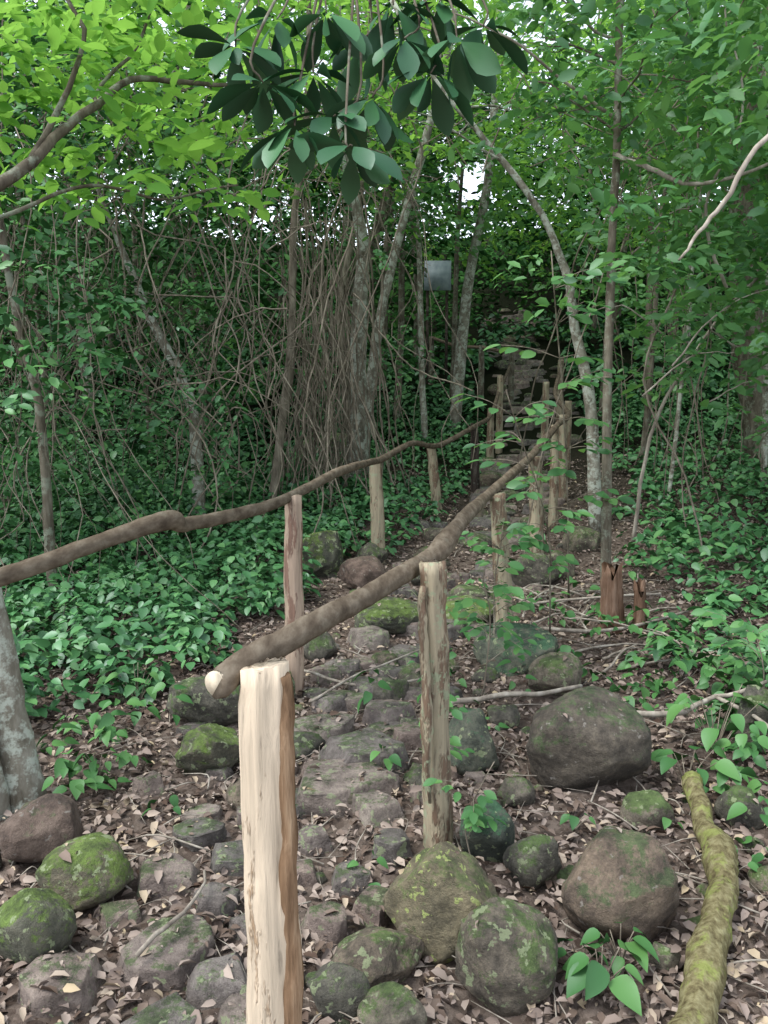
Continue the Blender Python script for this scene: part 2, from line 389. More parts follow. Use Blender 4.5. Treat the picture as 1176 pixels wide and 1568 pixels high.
def sprays(Lv,C,L=.5,n=16,size=.09,crnd=None,tilt=.45,droop=.25):
    m=len(C)
    if m==0: return
    az=R.uniform(0,2*np.pi,m); dz=R.uniform(-.35,.3,m)
    D=np.stack([np.cos(az),np.sin(az),dz],1); S=np.stack([-np.sin(az),np.cos(az),0*az],1)
    t=np.linspace(.08,1,n)[None,:,None]
    LL=(L*R.uniform(.6,1.2,m))[:,None,None]
    pos=C[:,None]+D[:,None]*LL*(t-.5)+np.array([0,0,-1.])*droop*LL*t*t+rn(m,n,3)*.035*L/.5
    sgn=np.where(np.arange(n)%2==0,1,-1)[None,:,None]
    ld=D[:,None]*.6+S[:,None]*sgn*.9+rn(m,n,3)*.3+np.array([0,0,-.3])
    nor=np.array([0,-.25,1.])+rn(m,1,3)*tilt*.6+rn(m,n,3)*tilt
    sz=size*R.uniform(.5,1.3,(m,n))
    c=R.uniform(0,1,m) if crnd is None else crnd
    a=np.clip(.65*c[:,None]+.35*R.uniform(0,1,(m,n)),0,1)
    Lv.add(pos,ld,nor,sz,a)

GAPS=[(.104,.270,.026),(-.185,.36,.024),(-.07,.385,.020),(.0655,.156,.014)]  # natural openings in the canopy
def keep(C,near=2.0,corr=.9):
    x,y,z=C.T
    ok=~((abs(x-pathx(y))<corr+.02*y)&(z<H(x,y)+2.0)&(y<15.5))
    ok&=(x*x+y*y)>near**2
    for gx,gz,g in GAPS:
        ok&=~(((x/np.maximum(y,.1)-gx)**2+((z-1.5)/np.maximum(y,.1)-gz)**2)<g*g)
    return C[ok],ok
def region(Lv,x0,x1,y0,y1,z0,z1,ncl,per,size,L=.5,n=14,crad=.5,rel=True,tilt=.45,corr=.9,near=2.2,bias=0,flat=.55):
    c=np.stack([R.uniform(x0,x1,ncl),R.uniform(y0,y1,ncl),R.uniform(z0,z1,ncl)],1)
    if rel: c[:,2]+=H(c[:,0],c[:,1])
    cr_=np.clip(R.uniform(0,1,ncl)+bias,0,1)
    C=(c[:,None]+rn(ncl,per,3)*crad*np.array([1,1,flat])).reshape(-1,3); q=np.repeat(cr_,per)
    C,ok=keep(C,near,corr); q=q[ok]
    ok=C[:,2]>H(C[:,0],C[:,1])+.05
    sprays(Lv,C[ok],L,n,size,q[ok],tilt)

A=Leaves()
region(A,-8,-1.3,8.2,11.5,0.2,6.0,150,8,.10,bias=-.1)
region(A,-4.8,-1.6,6.3,7.8,0.2,1.6,40,7,.075,crad=.3)
region(A,-4.8,-1.6,6.3,7.8,2.0,4.6,80,7,.085,crad=.3,bias=.3)
region(A,-4.6,-2.7,4.6,6.4,0.3,4.2,50,7,.08,crad=.35,bias=.1)
region(A,-1.6,.4,10.5,13,1.0,6,40,8,.10)
A.obj('thicket_foliage',LP,M_leaf)
B=Leaves()
region(B,-11,-1,12,18,0.2,6.0,140,9,.17,L=.9,crad=.8)
region(B,-1,11,15.5,23,0.2,5.5,210,9,.17,L=.9,crad=.8)
region(B,-18,18,24,29,0.2,5.0,120,9,.30,L=1.6,crad=1.3)
B.obj('hillside_foliage',LP,M_far)
B2=Leaves()
region(B2,-9,10,12,20,3.2,8.0,95,8,.15,L=.8,crad=.6,bias=.15)
region(B2,.6,7,10.5,15,2.6,5.5,40,8,.12,L=.7,crad=.5,bias=.15)
B2.obj('tree_crown_foliage',LP,M_mid)
C_=Leaves()
region(C_,2.9,8,6.5,12,0.3,5.6,120,8,.105,corr=1.1,bias=.1)  # bias lightens right bank leaf colours in place of sunlight blocked there
region(C_,1.9,3.6,4.6,6.5,1.4,4.0,66,7,.10,crad=.35,bias=.2)
region(C_,1.3,2.8,3.6,5.5,2.1,3.9,32,6,.09,crad=.3,n=12,bias=.1)
region(C_,2.2,5,5.5,8,2.5,4.6,36,7,.10,crad=.4,n=12,bias=.2)
C_.obj('right_bank_foliage',LP,M_mid)
D_=Leaves()
region(D_,-5,5,6.5,11,4.2,7.0,70,8,.11,rel=False,bias=.25)
region(D_,-3,3.2,5.2,7,3.5,4.8,22,7,.09,rel=False,bias=.25,crad=.4)
region(D_,-8,10,11,17,5.0,9.5,80,9,.16,L=.8,crad=.8,rel=False,bias=.3)
region(D_,1.5,6.5,13,19,4.6,7.2,22,8,.14,L=.8,crad=.6,rel=False,bias=.3)
D_.obj('canopy_foliage',LP,M_bright)

def cover(Lv,P,n=7,size=.08,hmin=.08,hmax=.3,bias=0):
    m=len(P)
    hh=R.uniform(hmin,hmax,m)*(.6+.4*np.sin(P[:,0]*2.3)*np.sin(P[:,1]*1.9)+.3)
    a0=R.uniform(0,6.28,m)[:,None]+np.arange(n)[None]*2.4+rn(m,n)*.3
    lv=R.uniform(.35,1,(m,n))
    rad_=.02+.05*(1-lv)
    d=np.stack([np.cos(a0),np.sin(a0),-.3+rn(m,n)*.25],-1)
    base=np.stack([P[:,0:1]+np.cos(a0)*rad_,P[:,1:2]+np.sin(a0)*rad_,H(P[:,0],P[:,1])[:,None]+hh[:,None]*lv],-1)
    nor=np.array([0,-.1,1.])+rn(m,n,3)*.33
    c=np.clip(R.uniform(0,1,m)+bias,0,1)
    Lv.add(base,d,nor,size*R.uniform(.45,1.25,(m,n)),np.clip(.4*c[:,None]+.6*R.uniform(0,1,(m,n)),0,1))
G1=Leaves()
def scatter(n,x0,x1,y0,y1): return np.stack([R.uniform(x0,x1,n),R.uniform(y0,y1,n)],1)
P=scatter(5400,-6,0,3.1,9.5)
lim=np.interp(P[:,1],[3.1,3.8,5,7,9.5],[-1.8,-1.05,-.7,-.3,.3])+.12*np.sin(P[:,1]*5)
P=P[P[:,0]<lim]; cover(G1,P,8,.076,.10,.40)
P=scatter(800,-7,0,9,12.5); cover(G1,P,7,.11,.1,.5,-.3)
P=scatter(1100,-1.2,1.5,6.5,14); P=P[(abs(P[:,0]-pathx(P[:,1]))>.55)]; cover(G1,P,8,.08,.1,.35)
P=scatter(4200,1.0,8,2.8,13); lim=np.interp(P[:,1],[2.8,4,6,9,14],[1.7,1.6,2.0,2.7,3.4])+.2*np.sin(P[:,1]*4)
P=P[P[:,0]>lim]; cover(G1,P,8,.085,.1,.45,.15)
P=scatter(1300,-9,10,12,20); P=P[(abs(P[:,0]-pathx(P[:,1]))>.7)|(P[:,1]>17)]; cover(G1,P,8,.17,.1,.5,-.4)
G1.obj('groundcover_plants',LPh2,M_cover)
G2=Leaves()
P=scatter(60,-1.5,2.4,2.2,6.5); P=P[abs(P[:,0]-pathx(P[:,1]))>.3]; cover(G2,P,5,.05,.04,.14)
P=np.concatenate([R.normal((1.55,3.5),(.22,.5),(70,2)),R.normal((-1.2,3.2),(.12,.3),(16,2)),R.normal((.35,4.0),(.15,.35),(10,2)),R.normal((1.25,4.6),(.2,.5),(14,2))]); cover(G2,P,6,.07,.08,.32)
G2.obj('seedlings',LPheart,M_seed)

def plant(name,x,y,h,n,size,spread=.08,mat=M_seed):
    e=empty(name); L_=Leaves(); z=float(H(x,y)); st=Acc()
    a=np.arange(n)*2.4+R.uniform(0,6)
    tip=np.stack([x+np.cos(a)*spread*R.uniform(.3,1,n),y+np.sin(a)*spread*R.uniform(.3,1,n),z+h*R.uniform(.5,1,n)],1)
    for t in tip: st.add(*tube([(x,y,z),((x+t[0])/2,(y+t[1])/2,z+(t[2]-z)*.6),t],[.003,.0015],3,5))
    L_.add(tip,np.stack([np.cos(a),np.sin(a),-.35+rn(n)*.2],1),np.array([0,0,1.])+rn(n,3)*.3,size*R.uniform(.6,1.2,n),R.uniform(0,1,n))
    L_.obj('leaves',LPheart,mat,e); st.obj('stems',M_vine,e)
for q in [(.555,1.83,.13,9,.085,.07),(.63,1.92,.11,8,.07,.07),(.52,1.9,.09,5,.06,.05),(1.38,3.12,.3,12,.11,.18),(1.2,2.95,.18,9,.085,.14),(-1.14,2.97,.14,8,.065,.08),(-1.2,3.68,.22,9,.085,.12),(0,2.95,.12,6,.06,.06),(.67,2.6,.08,5,.045,.05),(1.25,2.25,.1,6,.07,.08),(1.15,1.9,.1,6,.06,.07)]:
    plant('broadleaf_plant',*q)

def sapling(name,pts,r,nside,size,mat=M_seed,spread=.28):
    e=empty(name); st=Acc(); st.add(*tube(pts,[r,r*.5],5,6,wig=.004))
    P=cr(pts,6); L_=Leaves()
    for k in range(nside):
        b=P[int(R.uniform(.35,1)*(len(P)-1))]; a=R.uniform(0,6.28)
        tip=b+np.array([math.cos(a)*spread*R.uniform(.4,1),math.sin(a)*spread*R.uniform(.4,1),R.uniform(-.02,.12)])
        st.add(*tube([b,(b+tip)/2+np.array([0,0,.02]),tip],[r*.4,r*.2],3,5))
        m=5; t=np.linspace(.4,1,m)[:,None]; pos=b+(tip-b)*t
        aa=a+np.array([1,-1,1,-1,0])*.9
        L_.add(pos,np.stack([np.cos(aa),np.sin(aa),-.2+0*aa],1),np.array([0,-.35,1.])+rn(m,3)*.3,size*R.uniform(.7,1.2,m),R.uniform(0,1,m))
    L_.obj('leaves',LPh,mat,e); st.obj('stems',M_vine,e)
sapling('sapling',[(.22,2.75,0),(.16,2.78,.25),(.1,2.72,.42)],.004,8,.055,spread=.16)
sapling('sapling',[(.45,3.6,0),(.5,3.6,.4),(.46,3.55,.75)],.005,12,.07)
sapling('sapling',[(.62,4.2,0),(.6,4.2,.5),(.64,4.2,.8)],.005,14,.075)
sapling('sapling',[(1.0,4.6,0.1),(.9,4.3,.8),(.55,3.6,1.55)],.006,16,.09,M_mid,.3)
sapling('sapling',[(1.3,5.4,0.1),(1.15,5,1.2),(.9,4.4,2.3)],.007,24,.10,M_mid,.38)
sapling('sapling',[(1.65,3.3,.05),(1.7,3.4,.3),(1.62,3.4,.55)],.004,12,.07)
sapling('sapling',[(.3,2.3,0),(.26,2.32,.2),(.34,2.3,.4)],.003,6,.045,spread=.13)

# dead leaves: on the soil and resting on stones
SV=np.concatenate(SOLID.V); SF=np.concatenate(SOLID.F[3])
bvh=BVHTree.FromPolygons(SV.tolist(),SF.tolist())
LT=Leaves()
n=66000
y=.9+9*R.uniform(0,1,n)**1.5; x=R.uniform(-1,1,n)*(1.3+y*.45)+.2
g=H(x,y); z=g+.004+R.uniform(0,.028,n); nn=np.tile([0,-.1,1.],(n,1)); ok=np.ones(n,bool); dn=Vector((0,0,-1)); pr=R.uniform(0,1,n)
for k in range(n):
    h=bvh.ray_cast(Vector((x[k],y[k],2.5)),dn)
    if h[0] is not None and h[0].z>g[k]+.012:
        up=h[0].z-g[k]
        if h[1].z>.85 and pr[k]<(.16 if up<.08 else .05): z[k]=h[0].z+.004; nn[k]=h[1][:]
        else: ok[k]=False
pos=np.stack([x,y,z],1)[ok]; nn=nn[ok]; m=len(pos); a=R.uniform(0,6.28,m)
LT.add(pos,np.stack([np.cos(a),np.sin(a),rn(m)*.25],1),nn+rn(m,3)*.42,.010+.046*R.uniform(0,1,m)**1.3,np.clip(R.beta(1.7,1.8,m),0,1))
LT.obj('leaf_litter',LPdead,M_litter)

tw=Acc()
for k in range(1000):
    y=.9+8*R.random()**1.5; x=R.uniform(-1,1)*(1.2+y*.4)+.2; a=R.uniform(0,3.14); l=R.uniform(.05,.32)*(1 if R.random()<.8 else 2)
    dx,dy=math.cos(a)*l,math.sin(a)*l
    p=[(x,y,H(x,y)+.02),(x+dx*.5+R.normal()*.02,y+dy*.5+R.normal()*.02,H(x+dx*.5,y+dy*.5)+R.uniform(.02,.05)),(x+dx,y+dy,H(x+dx,y+dy)+.02)]
    r=R.uniform(.001,.004)
    tw.add(*tube(p,[r,r*.5],3,5))
tw.obj('fallen_twigs',M_twig)
db=Acc()
db.add(*tube([(.98,3.2,.19),(1.2,3.15,.20),(1.45,3.3,.22),(1.7,3.35,.27),(2.1,3.6,.36)],[.014,.012,.011,.009,.007],4,7,.05,.006))
db.add(*tube([(1.45,3.3,.22),(1.55,3.05,.2),(1.6,2.8,.08)],[.010,.006],4,6))
db.add(*tube([(.28,3.45,.13),(.5,3.5,.14),(.75,3.5,.16),(.95,3.65,.14)],[.014,.01],4,7,.05,.004))
db.add(*tube([(-.45,4.0,.1),(-.1,3.75,.1),(.3,3.85,.12)],[.008,.006],4,6,.05,.004))
db.add(*tube([(-.35,3.6,.08),(-.1,3.85,.14),(.25,4.1,.2)],[.007,.004],4,6,.05,.006))
db.add(*tube([(.9,4.7,.12),(1.3,4.5,.16),(1.9,4.8,.2)],[.014,.008],4,6,.05,.006))
db.add(*tube([(.8,5.0,.16),(1.2,5.1,.2),(1.8,5.0,.26)],[.010,.008],4,6,.05,.006))
db.add(*tube([(-.64,1.86,.08),(-.57,1.98,.1),(-.53,2.1,.1),(-.54,2.2,.1)],[.007,.004],4,6,.05,.004))
for k in range(30):
    x,y=R.uniform(.7,1.9),R.uniform(3.9,5.6); a_=R.uniform(0,3.1); l=R.uniform(.2,.5)
    db.add(*tube([(x,y,H(x,y)+.04),(x+.5*l*math.cos(a_),y+.5*l*math.sin(a_),H(x,y)+.08),(x+l*math.cos(a_),y+l*math.sin(a_),H(x,y)+.08)],[.008,.004],4,6,.05,.005))
db.obj('fallen_branch',M_twig)
lg=Acc(); lg.add(*tube([(.60,1.5,.05),(.735,1.69,.055),(.885,1.96,.06),(1.0,2.15,.07),(1.07,2.34,.075),(1.10,2.55,.07),(1.16,2.80,.09)],[.043,.046,.048,.041,.053,.032,.040],8,24,.025,.004,knots=.06,groove=.08))
lg.obj('mossy_fallen_log',M_log)
def stump(name,x,y,h,r):
    z=float(H(x,y)); V,Fs=tube([(x,y,z-.05),(x,y,z+h*.5),(x-.01,y,z+h)],[r*1.35,r,r*.9],5,18,.05,groove=.22)
    top=V[:,2]>z+h*.92; V[top,2]+=R.uniform(-.07,.05,top.sum())
    a=Acc(); a.add(V,Fs); a.obj(name,M_stump,smooth=False)
stump('tree_stump',1.39,4.7,.40,.06); stump('tree_stump',1.55,4.65,.30,.035)

# ------------------------------------------------------------------ fences
def post(parent,x,y,top,r,mat,lean=(0,0),nm='post',slant=0):
    z=float(H(x,y))
    V,Fs=tube([(x,y,z-.15),(x+lean[0]*.3,y+lean[1]*.3,z+(top-z)*.3),(x+lean[0]*.65,y+lean[1]*.6,z+(top-z)*.65),(x+lean[0],y+lean[1],top)],[r*1.12,r*1.05,r,r*.93],9,36,.006,.002,knots=.02,groove=.05)
    if slant:
        t=V[:,2]>top-.03; V[t,2]+=slant*(V[t,0]-x-lean[0])
    t=V[:,2]>top-.03; V[t,2]+=R.normal(0,.003,t.sum())
    a=Acc(); a.add(V,Fs); return a.obj(nm,mat,parent)
f1=empty('wooden_fence')
RAIL=[(-.325,1.47,.955),(-.255,1.60,.975),(-.17,1.76,.985),(-.051,2.145,.959),(.07,2.5,.95),(.15,2.72,.946),(.228,2.95,.957),(.306,3.26,.985),(.45,3.9,.97),(.62,4.66,.95),(.9,5.5,1.0),(1.19,6.35,1.07),(1.45,7.05,1.18),(1.62,7.45,1.27),(1.98,8.56,1.36),(2.17,10.1,1.6),(2.55,11.5,2.0),(2.72,12.2,2.14)]
a=Acc(); a.add(*tube(RAIL,[.028,.028,.029,.029,.031,.034,.043,.030,.034,.029,.033,.029,.034,.026,.030,.026,.026,.026],12,20,.003,.0025,knots=.014,kw=13,groove=.04)); a.obj('rail',M_rail,f1)
a=Acc(); d=np.array(RAIL[0])-np.array(RAIL[1]); d/=np.linalg.norm(d); p0=np.array(RAIL[0])
a.add(*tube([p0-d*.004,p0+d*.003],[.0275,.0270],1,20)); a.obj('rail_cut_end',M_cut,f1,smooth=False)
post(f1,-.225,1.47,.985,.052,M_post1,(-.012,.03),'post_1',slant=.15)
a=Acc(); a.add(*tube([(-.196,1.478,.972),(-.193,1.463,.8),(-.189,1.453,.55),(-.187,1.447,.3),(-.185,1.442,.0)],[.014,.018,.019,.021,.021],8,10,.05,.002,knots=.06)); a.obj('bark_shade_strip',M_strip,f1)  # strip for bark, its dark brown also painting the post's shadowed right side
post(f1,.186,2.48,.99,.045,M_post,(-.03,.0),'post_2')
post(f1,.743,4.65,.95,.05,M_post,(-.07,0),'post_3',slant=.2)
post(f1,1.25,6.32,1.06,.055,M_post,(-.04,0),'post_4')
post(f1,1.61,7.42,1.28,.04,M_post,(-.01,0),'post_5')
post(f1,1.88,8.24,1.36,.045,M_post,(-.02,0),'post_6')
post(f1,2.2,9.5,1.5,.04,M_post,(0,0),'post_7')
post(f1,2.15,10.6,1.75,.045,M_post,(0,0),'post_8')
post(f1,2.6,11.8,2.1,.045,M_post,(0,0),'post_9')
a=Acc(); a.add(*tube([(.125,2.44,.92),(.13,2.43,.7),(.14,2.42,.45),(.15,2.42,.2)],[.012,.016,.014,.006],6,8,.06,.003)); a.obj('split_strip',M_post,f1)
f2=empty('wooden_fence')
RL=[(-1.3,.9,1.05),(-1.11,1.654,1.06),(-1.02,2.06,1.04),(-.886,2.46,1.06),(-.76,2.74,1.088),(-.715,2.86,1.055),(-.56,3.4,1.035),(-.457,3.95,1.03),(-.27,4.9,1.07),(-.12,5.7,1.06),(.0,6.45,1.04),(.25,7.1,1.12),(.55,8.0,1.05),(1.02,8.78,1.23),(1.4,10.4,1.32),(1.61,11.1,1.65),(2.07,13.2,2.07)]
a=Acc(); a.add(*tube(RL,[.025,.025,.026,.027,.036,.026,.027,.025,.029,.025,.028,.024,.027,.025,.026,.024,.023],12,18,.003,.003,knots=.014,kw=13,groove=.04)); a.obj('rail',M_rail,f2)
post(f2,-.457,3.86,1.04,.045,M_postB,(.01,0),'post_1')
post(f2,-.04,6.5,1.02,.055,M_post,(-.03,0),'post_2')
post(f2,.55,8.05,1.05,.05,M_post,(-.07,0),'post_3')
post(f2,1.02,8.78,1.25,.045,M_dk,(-.02,0),'post_4')
post(f2,1.41,10.5,1.4,.045,M_post,(0,0),'post_5')
post(f2,1.6,11.0,1.85,.045,M_post,(0,0),'post_6')
post(f2,-1.33,.75,1.07,.05,M_postB,(0,0),'post_7')
f3=empty('wooden_fence')
a=Acc(); pts=[]
for k,(x,y) in enumerate([(2.1,13.2),(1.7,14.0),(1.3,14.6),(.9,15.2)]):
    z=float(H(x,y)); post(f3,x,y,z+.9,.05,M_bark,(0,0),'post_%d'%(k+1)); pts.append((x,y,z+.87+.04*R.normal()))
a.add(*tube(pts,.03,5,10,.01,.006)); a.obj('rail',M_rail,f3)

# ------------------------------------------------------------------ trees
def limb(acc,p,d,l,r,depth,ends):
    n=5; pts=[p]; d=d/np.linalg.norm(d)
    for k in range(n):
        d=d+rn(3)*.22+np.array([0,0,.04]); d/=np.linalg.norm(d); pts.append(pts[-1]+d*l/n)
    acc.add(*tube(pts,[r,r*.45],2,6 if depth else 5,caps=False))
    ends.append(pts[-1]); ends.append(pts[-3])
    if depth>0:
        for k in range(3):
            i=random.choice([2,3,4]); dd=d+rn(3)*.75
            limb(acc,pts[i],dd,l*.6,r*.5,depth-1,ends)
def tree(name,pts,rr,mat,nl=5,ll=1.2,crown=True,leafm=M_leaf,size=.09,seg=12,per=3):
    e=empty(name); a=Acc(); a.add(*tube(pts,rr,6,seg,.035,.004,knots=.05)); a.obj('trunk',mat,e)
    P=cr(pts,6); b=Acc(); ends=[]
    r1=rr[-1]
    for k in range(nl):
        i=int(R.uniform(.6,1)*(len(P)-1)); az=R.uniform(0,6.28)
        limb(b,P[i],np.array([math.cos(az),math.sin(az),R.uniform(.1,.8)]),ll*R.uniform(.6,1.2),r1*.6,1,ends)
    if nl: b.obj('limbs',mat,e)
    if crown and ends:
        Lv=Leaves(); E=np.array(ends); C=(E[:,None]+rn(len(E),per,3)*.22).reshape(-1,3); C,_=keep(C,2.3)
        if len(C): sprays(Lv,C,.45,12,size,tilt=.4); Lv.obj('crown',LP,leafm,e)
    return e
tree('slender_tree',[(1.48,5.1,.05),(1.43,5.1,1.56),(1.42,5.1,2.37),(1.425,5.1,3.13),(1.41,5.1,4.0),(1.5,5.2,5.6)],[.034,.028,.026,.024,.022,.016],M_bark,6,1.0,leafm=M_mid)
tree('crooked_tree',[(1.93,7.1,.25),(1.836,7.1,1.467),(1.678,7.1,2.15),(1.608,7.1,2.54),(1.364,7.1,3.09),(.846,7.1,3.73),(.508,7.1,4.09),(.065,7.1,4.81)],[.062,.052,.04,.04,.028,.025,.022,.02],M_pale,5,1.2,leafm=M_bright)
tree('lichen_tree',[(-.32,9,.4),(-.30,9,1.3),(-.277,9,2.33),(-.237,9,3.24),(-.411,9,3.99),(-.474,9,5.05),(-.5,9,6.5)],[.16,.11,.085,.07,.05,.04,.03],M_pale,5,1.5,leafm=M_bright)
tree('lichen_tree',[(-.29,9.3,.42),(-.06,9.3,2.35),(.236,9.3,3.58),(.488,9.3,4.48),(.73,9.3,5.44),(1.0,9.4,7)],[.065,.055,.05,.045,.035,.02],M_pale,5,1.3,leafm=M_bright)
tree('thin_tree',[(-1.15,8,.3),(-.928,8,2.1),(-.877,8,3.23),(-.74,8,4.07),(-.7,8,5.5)],[.045,.04,.035,.028,.02],M_vine,5,1.1,leafm=M_mid)
tree('leaning_tree',[(-1.75,7.4,.3),(-1.77,7.4,1.33),(-1.94,7.4,1.85),(-2.18,7.4,2.36),(-2.6,7.5,3.4)],[.06,.055,.045,.04,.02],M_pale,3,1.0)
tree('thick_tree',[(4.3,8.75,.6),(4.15,8.75,1.3),(3.94,8.75,2.3),(3.82,8.75,3.46),(3.77,8.75,5.58),(3.8,8.8,8)],[.24,.19,.16,.14,.12,.09],M_bark,6,1.8,leafm=M_mid)
tree('slender_tree',[(-2.26,5.26,.05),(-2.26,5.26,.69),(-2.28,5.26,1.475),(-2.37,5.26,1.98),(-2.5,5.2,3.2)],[.036,.034,.03,.026,.018],M_bark,4,.8)
for (x,y,r,dx) in [(3.0,9.2,.035,.25),(3.5,10.5,.05,-.2),(2.75,7.6,.022,.35),(3.3,12,.06,.1),(.6,11.5,.05,-.25),(.2,12.5,.06,.2),(1.1,13,.05,.15),(3.6,7.4,.03,-.3)]:
    z=float(H(x,y)); tree('thin_tree',[(x,y,z-.1),(x+dx*.3,y,z+1.5),(x+dx*.5,y,z+3),(x+dx*1.6,y,z+5.2)],[r,r*.85,r*.7,r*.5],random.choice([M_bark,M_pale]),3,1.2,leafm=M_mid,size=.11,seg=8,per=2)
e=empty('overhanging_tree'); a=Acc()
a.add(*tube([(-1.34,2.79,-.05),(-1.35,2.77,.1),(-1.387,2.78,.374),(-1.436,2.78,.74),(-1.55,2.78,1.3),(-1.62,2.7,1.8)],[.085,.075,.062,.058,.05,.045],6,20,.03,.003))
a.add(*tube([(-1.40,2.72,-.05),(-1.42,2.68,.2),(-1.52,2.66,.7),(-1.66,2.6,1.2),(-1.8,2.4,2.4)],[.05,.045,.04,.035,.02],6,12,.03,.003))
a.obj('trunk',M_pale,e); a=Acc()
a.add(*tube([(-1.60,2.72,1.75),(-1.45,2.6,1.93),(-1.29,2.5,2.08),(-1.13,2.63,2.23),(-1.07,2.75,2.38),(-.98,2.87,2.505),(-.865,2.99,2.635),(-.64,3.2,2.69),(-.45,3.35,2.75)],[.032,.026,.022,.018,.015,.013,.011,.008,.005],5,10,.03,.004))
a.add(*tube([(-1.13,2.63,2.23),(-1.08,2.75,2.425),(-.986,2.79,2.68),(-1.05,2.81,2.85),(-1.0,2.85,3.1)],[.012,.010,.008,.007,.005],5,8,.03,.004))
a.add(*tube([(-.98,2.87,2.505),(-1.02,3.0,2.6),(-.9,3.1,2.8),(-.8,3.1,3.0)],[.008,.005],5,7,.03,.005))
a.add(*tube([(-1.29,2.5,2.08),(-1.3,2.8,2.12),(-1.1,3.1,2.3),(-.9,3.3,2.3),(-.6,3.4,2.38)],[.009,.004],5,7,.03,.005))
a.obj('branches',M_bark,e)
Lv=Leaves()
cc=np.stack([R.uniform(-1.7,-.45,58),R.uniform(2.6,3.6,58),R.uniform(2.4,3.1,58)],1)
cc=cc[cc[:,2]>2.30-.4*(cc[:,0]+1.0)-.1]
C=(cc[:,None]+rn(len(cc),3,3)*.08).reshape(-1,3); sprays(Lv,C,.3,9,.075,tilt=.32)
Lv.obj('crown',LPh,M_bright,e)

e=empty('broadleaf_tree'); st=Acc()
st.add(*tube([(-2.2,.6,-.05),(-2.15,.6,1.5),(-2.0,.7,2.8),(-1.6,.9,3.6)],[.12,.1,.08,.05],6,12,.03,.004))
st.add(*tube([(-2.0,.7,2.8),(-1.2,1.2,3.0),(-.5,1.7,2.75),(-.1,1.85,2.55),(.25,1.95,2.45)],[.05,.035,.02,.012,.006],6,8,.03,.006))
st.obj('trunk',M_bark,e); st=Acc()
ros=[(-.23,1.60,2.10),(-.143,1.71,2.16),(-.06,1.58,1.98),(.042,1.72,2.23),(.148,1.72,2.23),(-.024,1.70,2.11),(-.17,1.59,2.02),(.095,1.71,2.16),(.214,1.83,2.30),(-.30,1.71,2.21),(-.117,1.725,2.28),(.02,1.8,2.33),(-.22,1.75,2.28),(.12,1.85,2.36),(-.05,1.85,2.28),(-.10,1.66,2.06)]
Lv=Leaves()
for p in ros:
    p=np.array(p); n=9; a=np.arange(n)*6.283/n+R.uniform(0,6)+rn(n)*.15
    ax=np.array([0,-.05,-.4])+rn(3)*.3
    d=np.stack([np.cos(a),np.sin(a),-.35+rn(n)*.3],1)+ax*.6
    Lv.add(p+d*.01,d,np.array([0,.05,1.])+rn(n,3)*.35,R.uniform(.07,.125,n),R.uniform(0,1,n))
    st.add(*tube([p,p+np.array([0,.05,.08])+rn(3)*.02,(-.05+.5*(p[0]+.05),1.85,2.52)],[.0018,.0035],4,6))
st.obj('twigs',M_bark,e); Lv.obj('crown',LPob,M_dark,e)

a=Acc()
a.add(*tube([(2.6,3.6,2.9),(2.0,3.3,2.72),(1.47,3.17,2.5),(1.296,3.13,2.25),(1.2,3.12,2.14),(1.12,3.1,2.03)],[.014,.012,.010,.008,.005],5,8,.04,.005))
a.add(*tube([(1.42,5.1,3.0),(1.57,4.9,2.86),(1.8,4.8,2.75),(2.1,4.7,2.8),(2.5,4.7,3.0)],[.018,.014,.010,.007],5,8,.03,.005))
a.add(*tube([(1.425,5.1,3.2),(1.1,4.9,3.3),(.7,4.7,3.5),(.3,4.6,3.6)],[.012,.004],5,7,.03,.006))
a.add(*tube([(2.1,6.6,.2),(2.2,6.5,1.2),(2.5,6.3,2.0),(3.0,6.2,2.6),(3.4,6.2,3.4)],[.018,.014,.011,.007],5,7,.03,.008))
a.add(*tube([(2.2,5.2,2.2),(2.0,5.1,2.7),(2.15,5.0,3.2),(2.0,5,3.8)],[.012,.005],5,7,.03,.008))
for k in range(16):
    x,y,z=R.uniform(1.6,3.2),R.uniform(4.6,6.2),R.uniform(1.4,3.6); s_=random.choice([-1,1])
    a.add(*tube([(x,y,z),(x+.3*s_,y,z+R.uniform(0,.4)),(x+.6*s_,y,z+R.uniform(.1,.9))],[.007,.002],5,5,0,.008))
a.obj('dead_branch',M_twig)

for k in range(26):
    y=R.uniform(10,19); x=R.uniform(-.5,.5)*y*1.1
    if abs(x-pathx(y))<1.2: continue
    z=float(H(x,y)); r=R.uniform(.035,.11); l=R.uniform(-.1,.1)
    tree('forest_tree',[(x,y,z-.1),(x+l*2,y,z+2),(x+l*4+R.normal()*.2,y,z+4),(x+l*6+R.normal()*.3,y,z+7)],[r,r*.85,r*.7,r*.4],random.choice([M_bark,M_pale,M_bark,M_vine]),3,1.5,size=.14,seg=8,per=2)

vn=Acc()
def vine(x,y,z0,z1,r,sw=.35):
    n=6; zs=np.linspace(z1,z0,n); px=x+np.cumsum(rn(n)*sw*.6)+np.linspace(0,1,n)*R.normal(0,.5)*sw/.35; py=y+np.cumsum(rn(n)*.12)
    vn.add(*tube(np.stack([px,py,zs],1),[r,r*.8],4,5,wig=.012,caps=False))
for k in range(170):
    x=R.uniform(-5.2,-.2); y=R.uniform(6.3,8.6); g=float(H(x,y)); vine(x,y,g+R.uniform(0,1.5),g+R.uniform(2,4.5),R.uniform(.002,.009))
for k in range(110):
    x=R.normal(-.65,.28); y=R.uniform(8.2,9.0); g=float(H(x,y)); vine(x,y,g,g+R.uniform(.8,3.4),R.uniform(.004,.012),.14)
for k in range(40):
    x=R.uniform(-3.2,-1.9); y=R.uniform(4.2,6); g=float(H(x,y)); vine(x,y,g,g+R.uniform(1,3.5),R.uniform(.002,.006),.25)
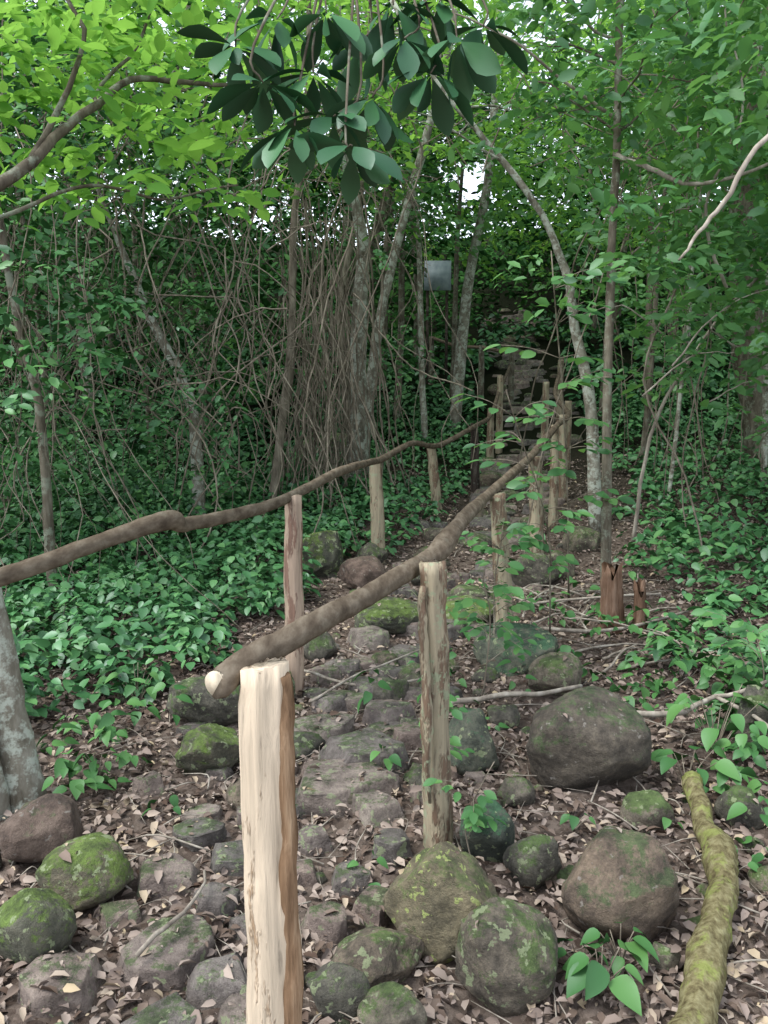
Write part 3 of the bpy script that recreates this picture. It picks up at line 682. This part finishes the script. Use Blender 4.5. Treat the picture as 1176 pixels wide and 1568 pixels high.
for k in range(60):
    x=R.uniform(2.2,6); y=R.uniform(5.5,10); g=float(H(x,y)); vine(x,y,g,g+R.uniform(2,5),R.uniform(.004,.010))
for k in range(280):
    x=R.uniform(-4.8,3.5); y=R.uniform(6,8.4); z=R.uniform(1.2,4.4); a_=R.uniform(-1.6,1.6); l=R.uniform(.3,1.6)*random.choice([-1,1])
    if x>-.6 and z<3.2: continue
    p=[(x,y,z),(x+l*.5,y,z+a_*.5+.25),(x+l,y+.2,z+a_)]
    vn.add(*tube(p,[.007,.002],5,5,wig=.02,caps=False))
vn.obj('hanging_vines',M_vine)

e=empty('sign_board')
def box(nm,x0,x1,y0,y1,z0,z1,mat):
    V=np.array([(x,y,z) for x in (x0,x1) for y in (y0,y1) for z in (z0,z1)],float)
    F=np.array([[0,1,3,2],[4,6,7,5],[0,4,5,1],[2,3,7,6],[0,2,6,4],[1,5,7,3]])
    mesh_obj(nm,V,[F],mat,False,parent=e)
m,nt,out=newmat('painted_panel'); p=N(nt,'ShaderNodeBsdfPrincipled',Roughness=.6); nn_=N(nt,'ShaderNodeTexNoise',Scale=4)
c=ramp(nt,nn_.outputs[0],[(.3,(.20,.26,.29)),(.7,(.36,.43,.47))]); nt.links.new(c.outputs[0],p.inputs['Base Color']); nt.links.new(p.outputs[0],out.inputs[0])
box('panel',.70,1.17,14.2,14.23,3.42,3.92,m)
box('leg_1',.74,.79,14.235,14.28,1.3,3.85,M_dk); box('leg_2',1.08,1.13,14.235,14.28,1.3,3.85,M_dk)

# ------------------------------------------------------------------ light, world, camera
w=bpy.data.worlds.new("World"); scene.world=w; w.use_nodes=True
nt=w.node_tree; nt.nodes.clear()
sky=nt.nodes.new('ShaderNodeTexSky'); sky.sky_type='NISHITA'; sky.sun_disc=False
EL,AZ=60,-115
sky.sun_elevation=rad(EL); sky.sun_rotation=rad(AZ)
hs=nt.nodes.new('ShaderNodeHueSaturation'); hs.inputs['Saturation'].default_value=.35; hs.inputs['Value'].default_value=3.0
bg=nt.nodes.new('ShaderNodeBackground'); bg.inputs[1].default_value=.15
ow=nt.nodes.new('ShaderNodeOutputWorld')
nt.links.new(sky.outputs[0],hs.inputs['Color']); nt.links.new(hs.outputs[0],bg.inputs[0]); nt.links.new(bg.outputs[0],ow.inputs[0])
sl=bpy.data.lights.new('sun','SUN'); sl.energy=3.6; sl.angle=rad(24); sl.color=(1,.98,.93)
so=link(bpy.data.objects.new('sun',sl))
dv=Vector((math.sin(rad(AZ))*math.cos(rad(EL)),math.cos(rad(AZ))*math.cos(rad(EL)),math.sin(rad(EL))))
so.rotation_euler=dv.to_track_quat('Z','Y').to_euler()
cam=bpy.data.cameras.new('camera'); cam.sensor_fit='VERTICAL'; cam.angle=2*math.atan(784/1208); cam.clip_end=1000; cam.clip_start=.05
co=link(bpy.data.objects.new('camera',cam)); co.location=(0,0,1.5); co.rotation_euler=(rad(82),0,0)
scene.camera=co
scene.view_settings.view_transform='Standard'; scene.view_settings.look='None'; scene.view_settings.exposure=0
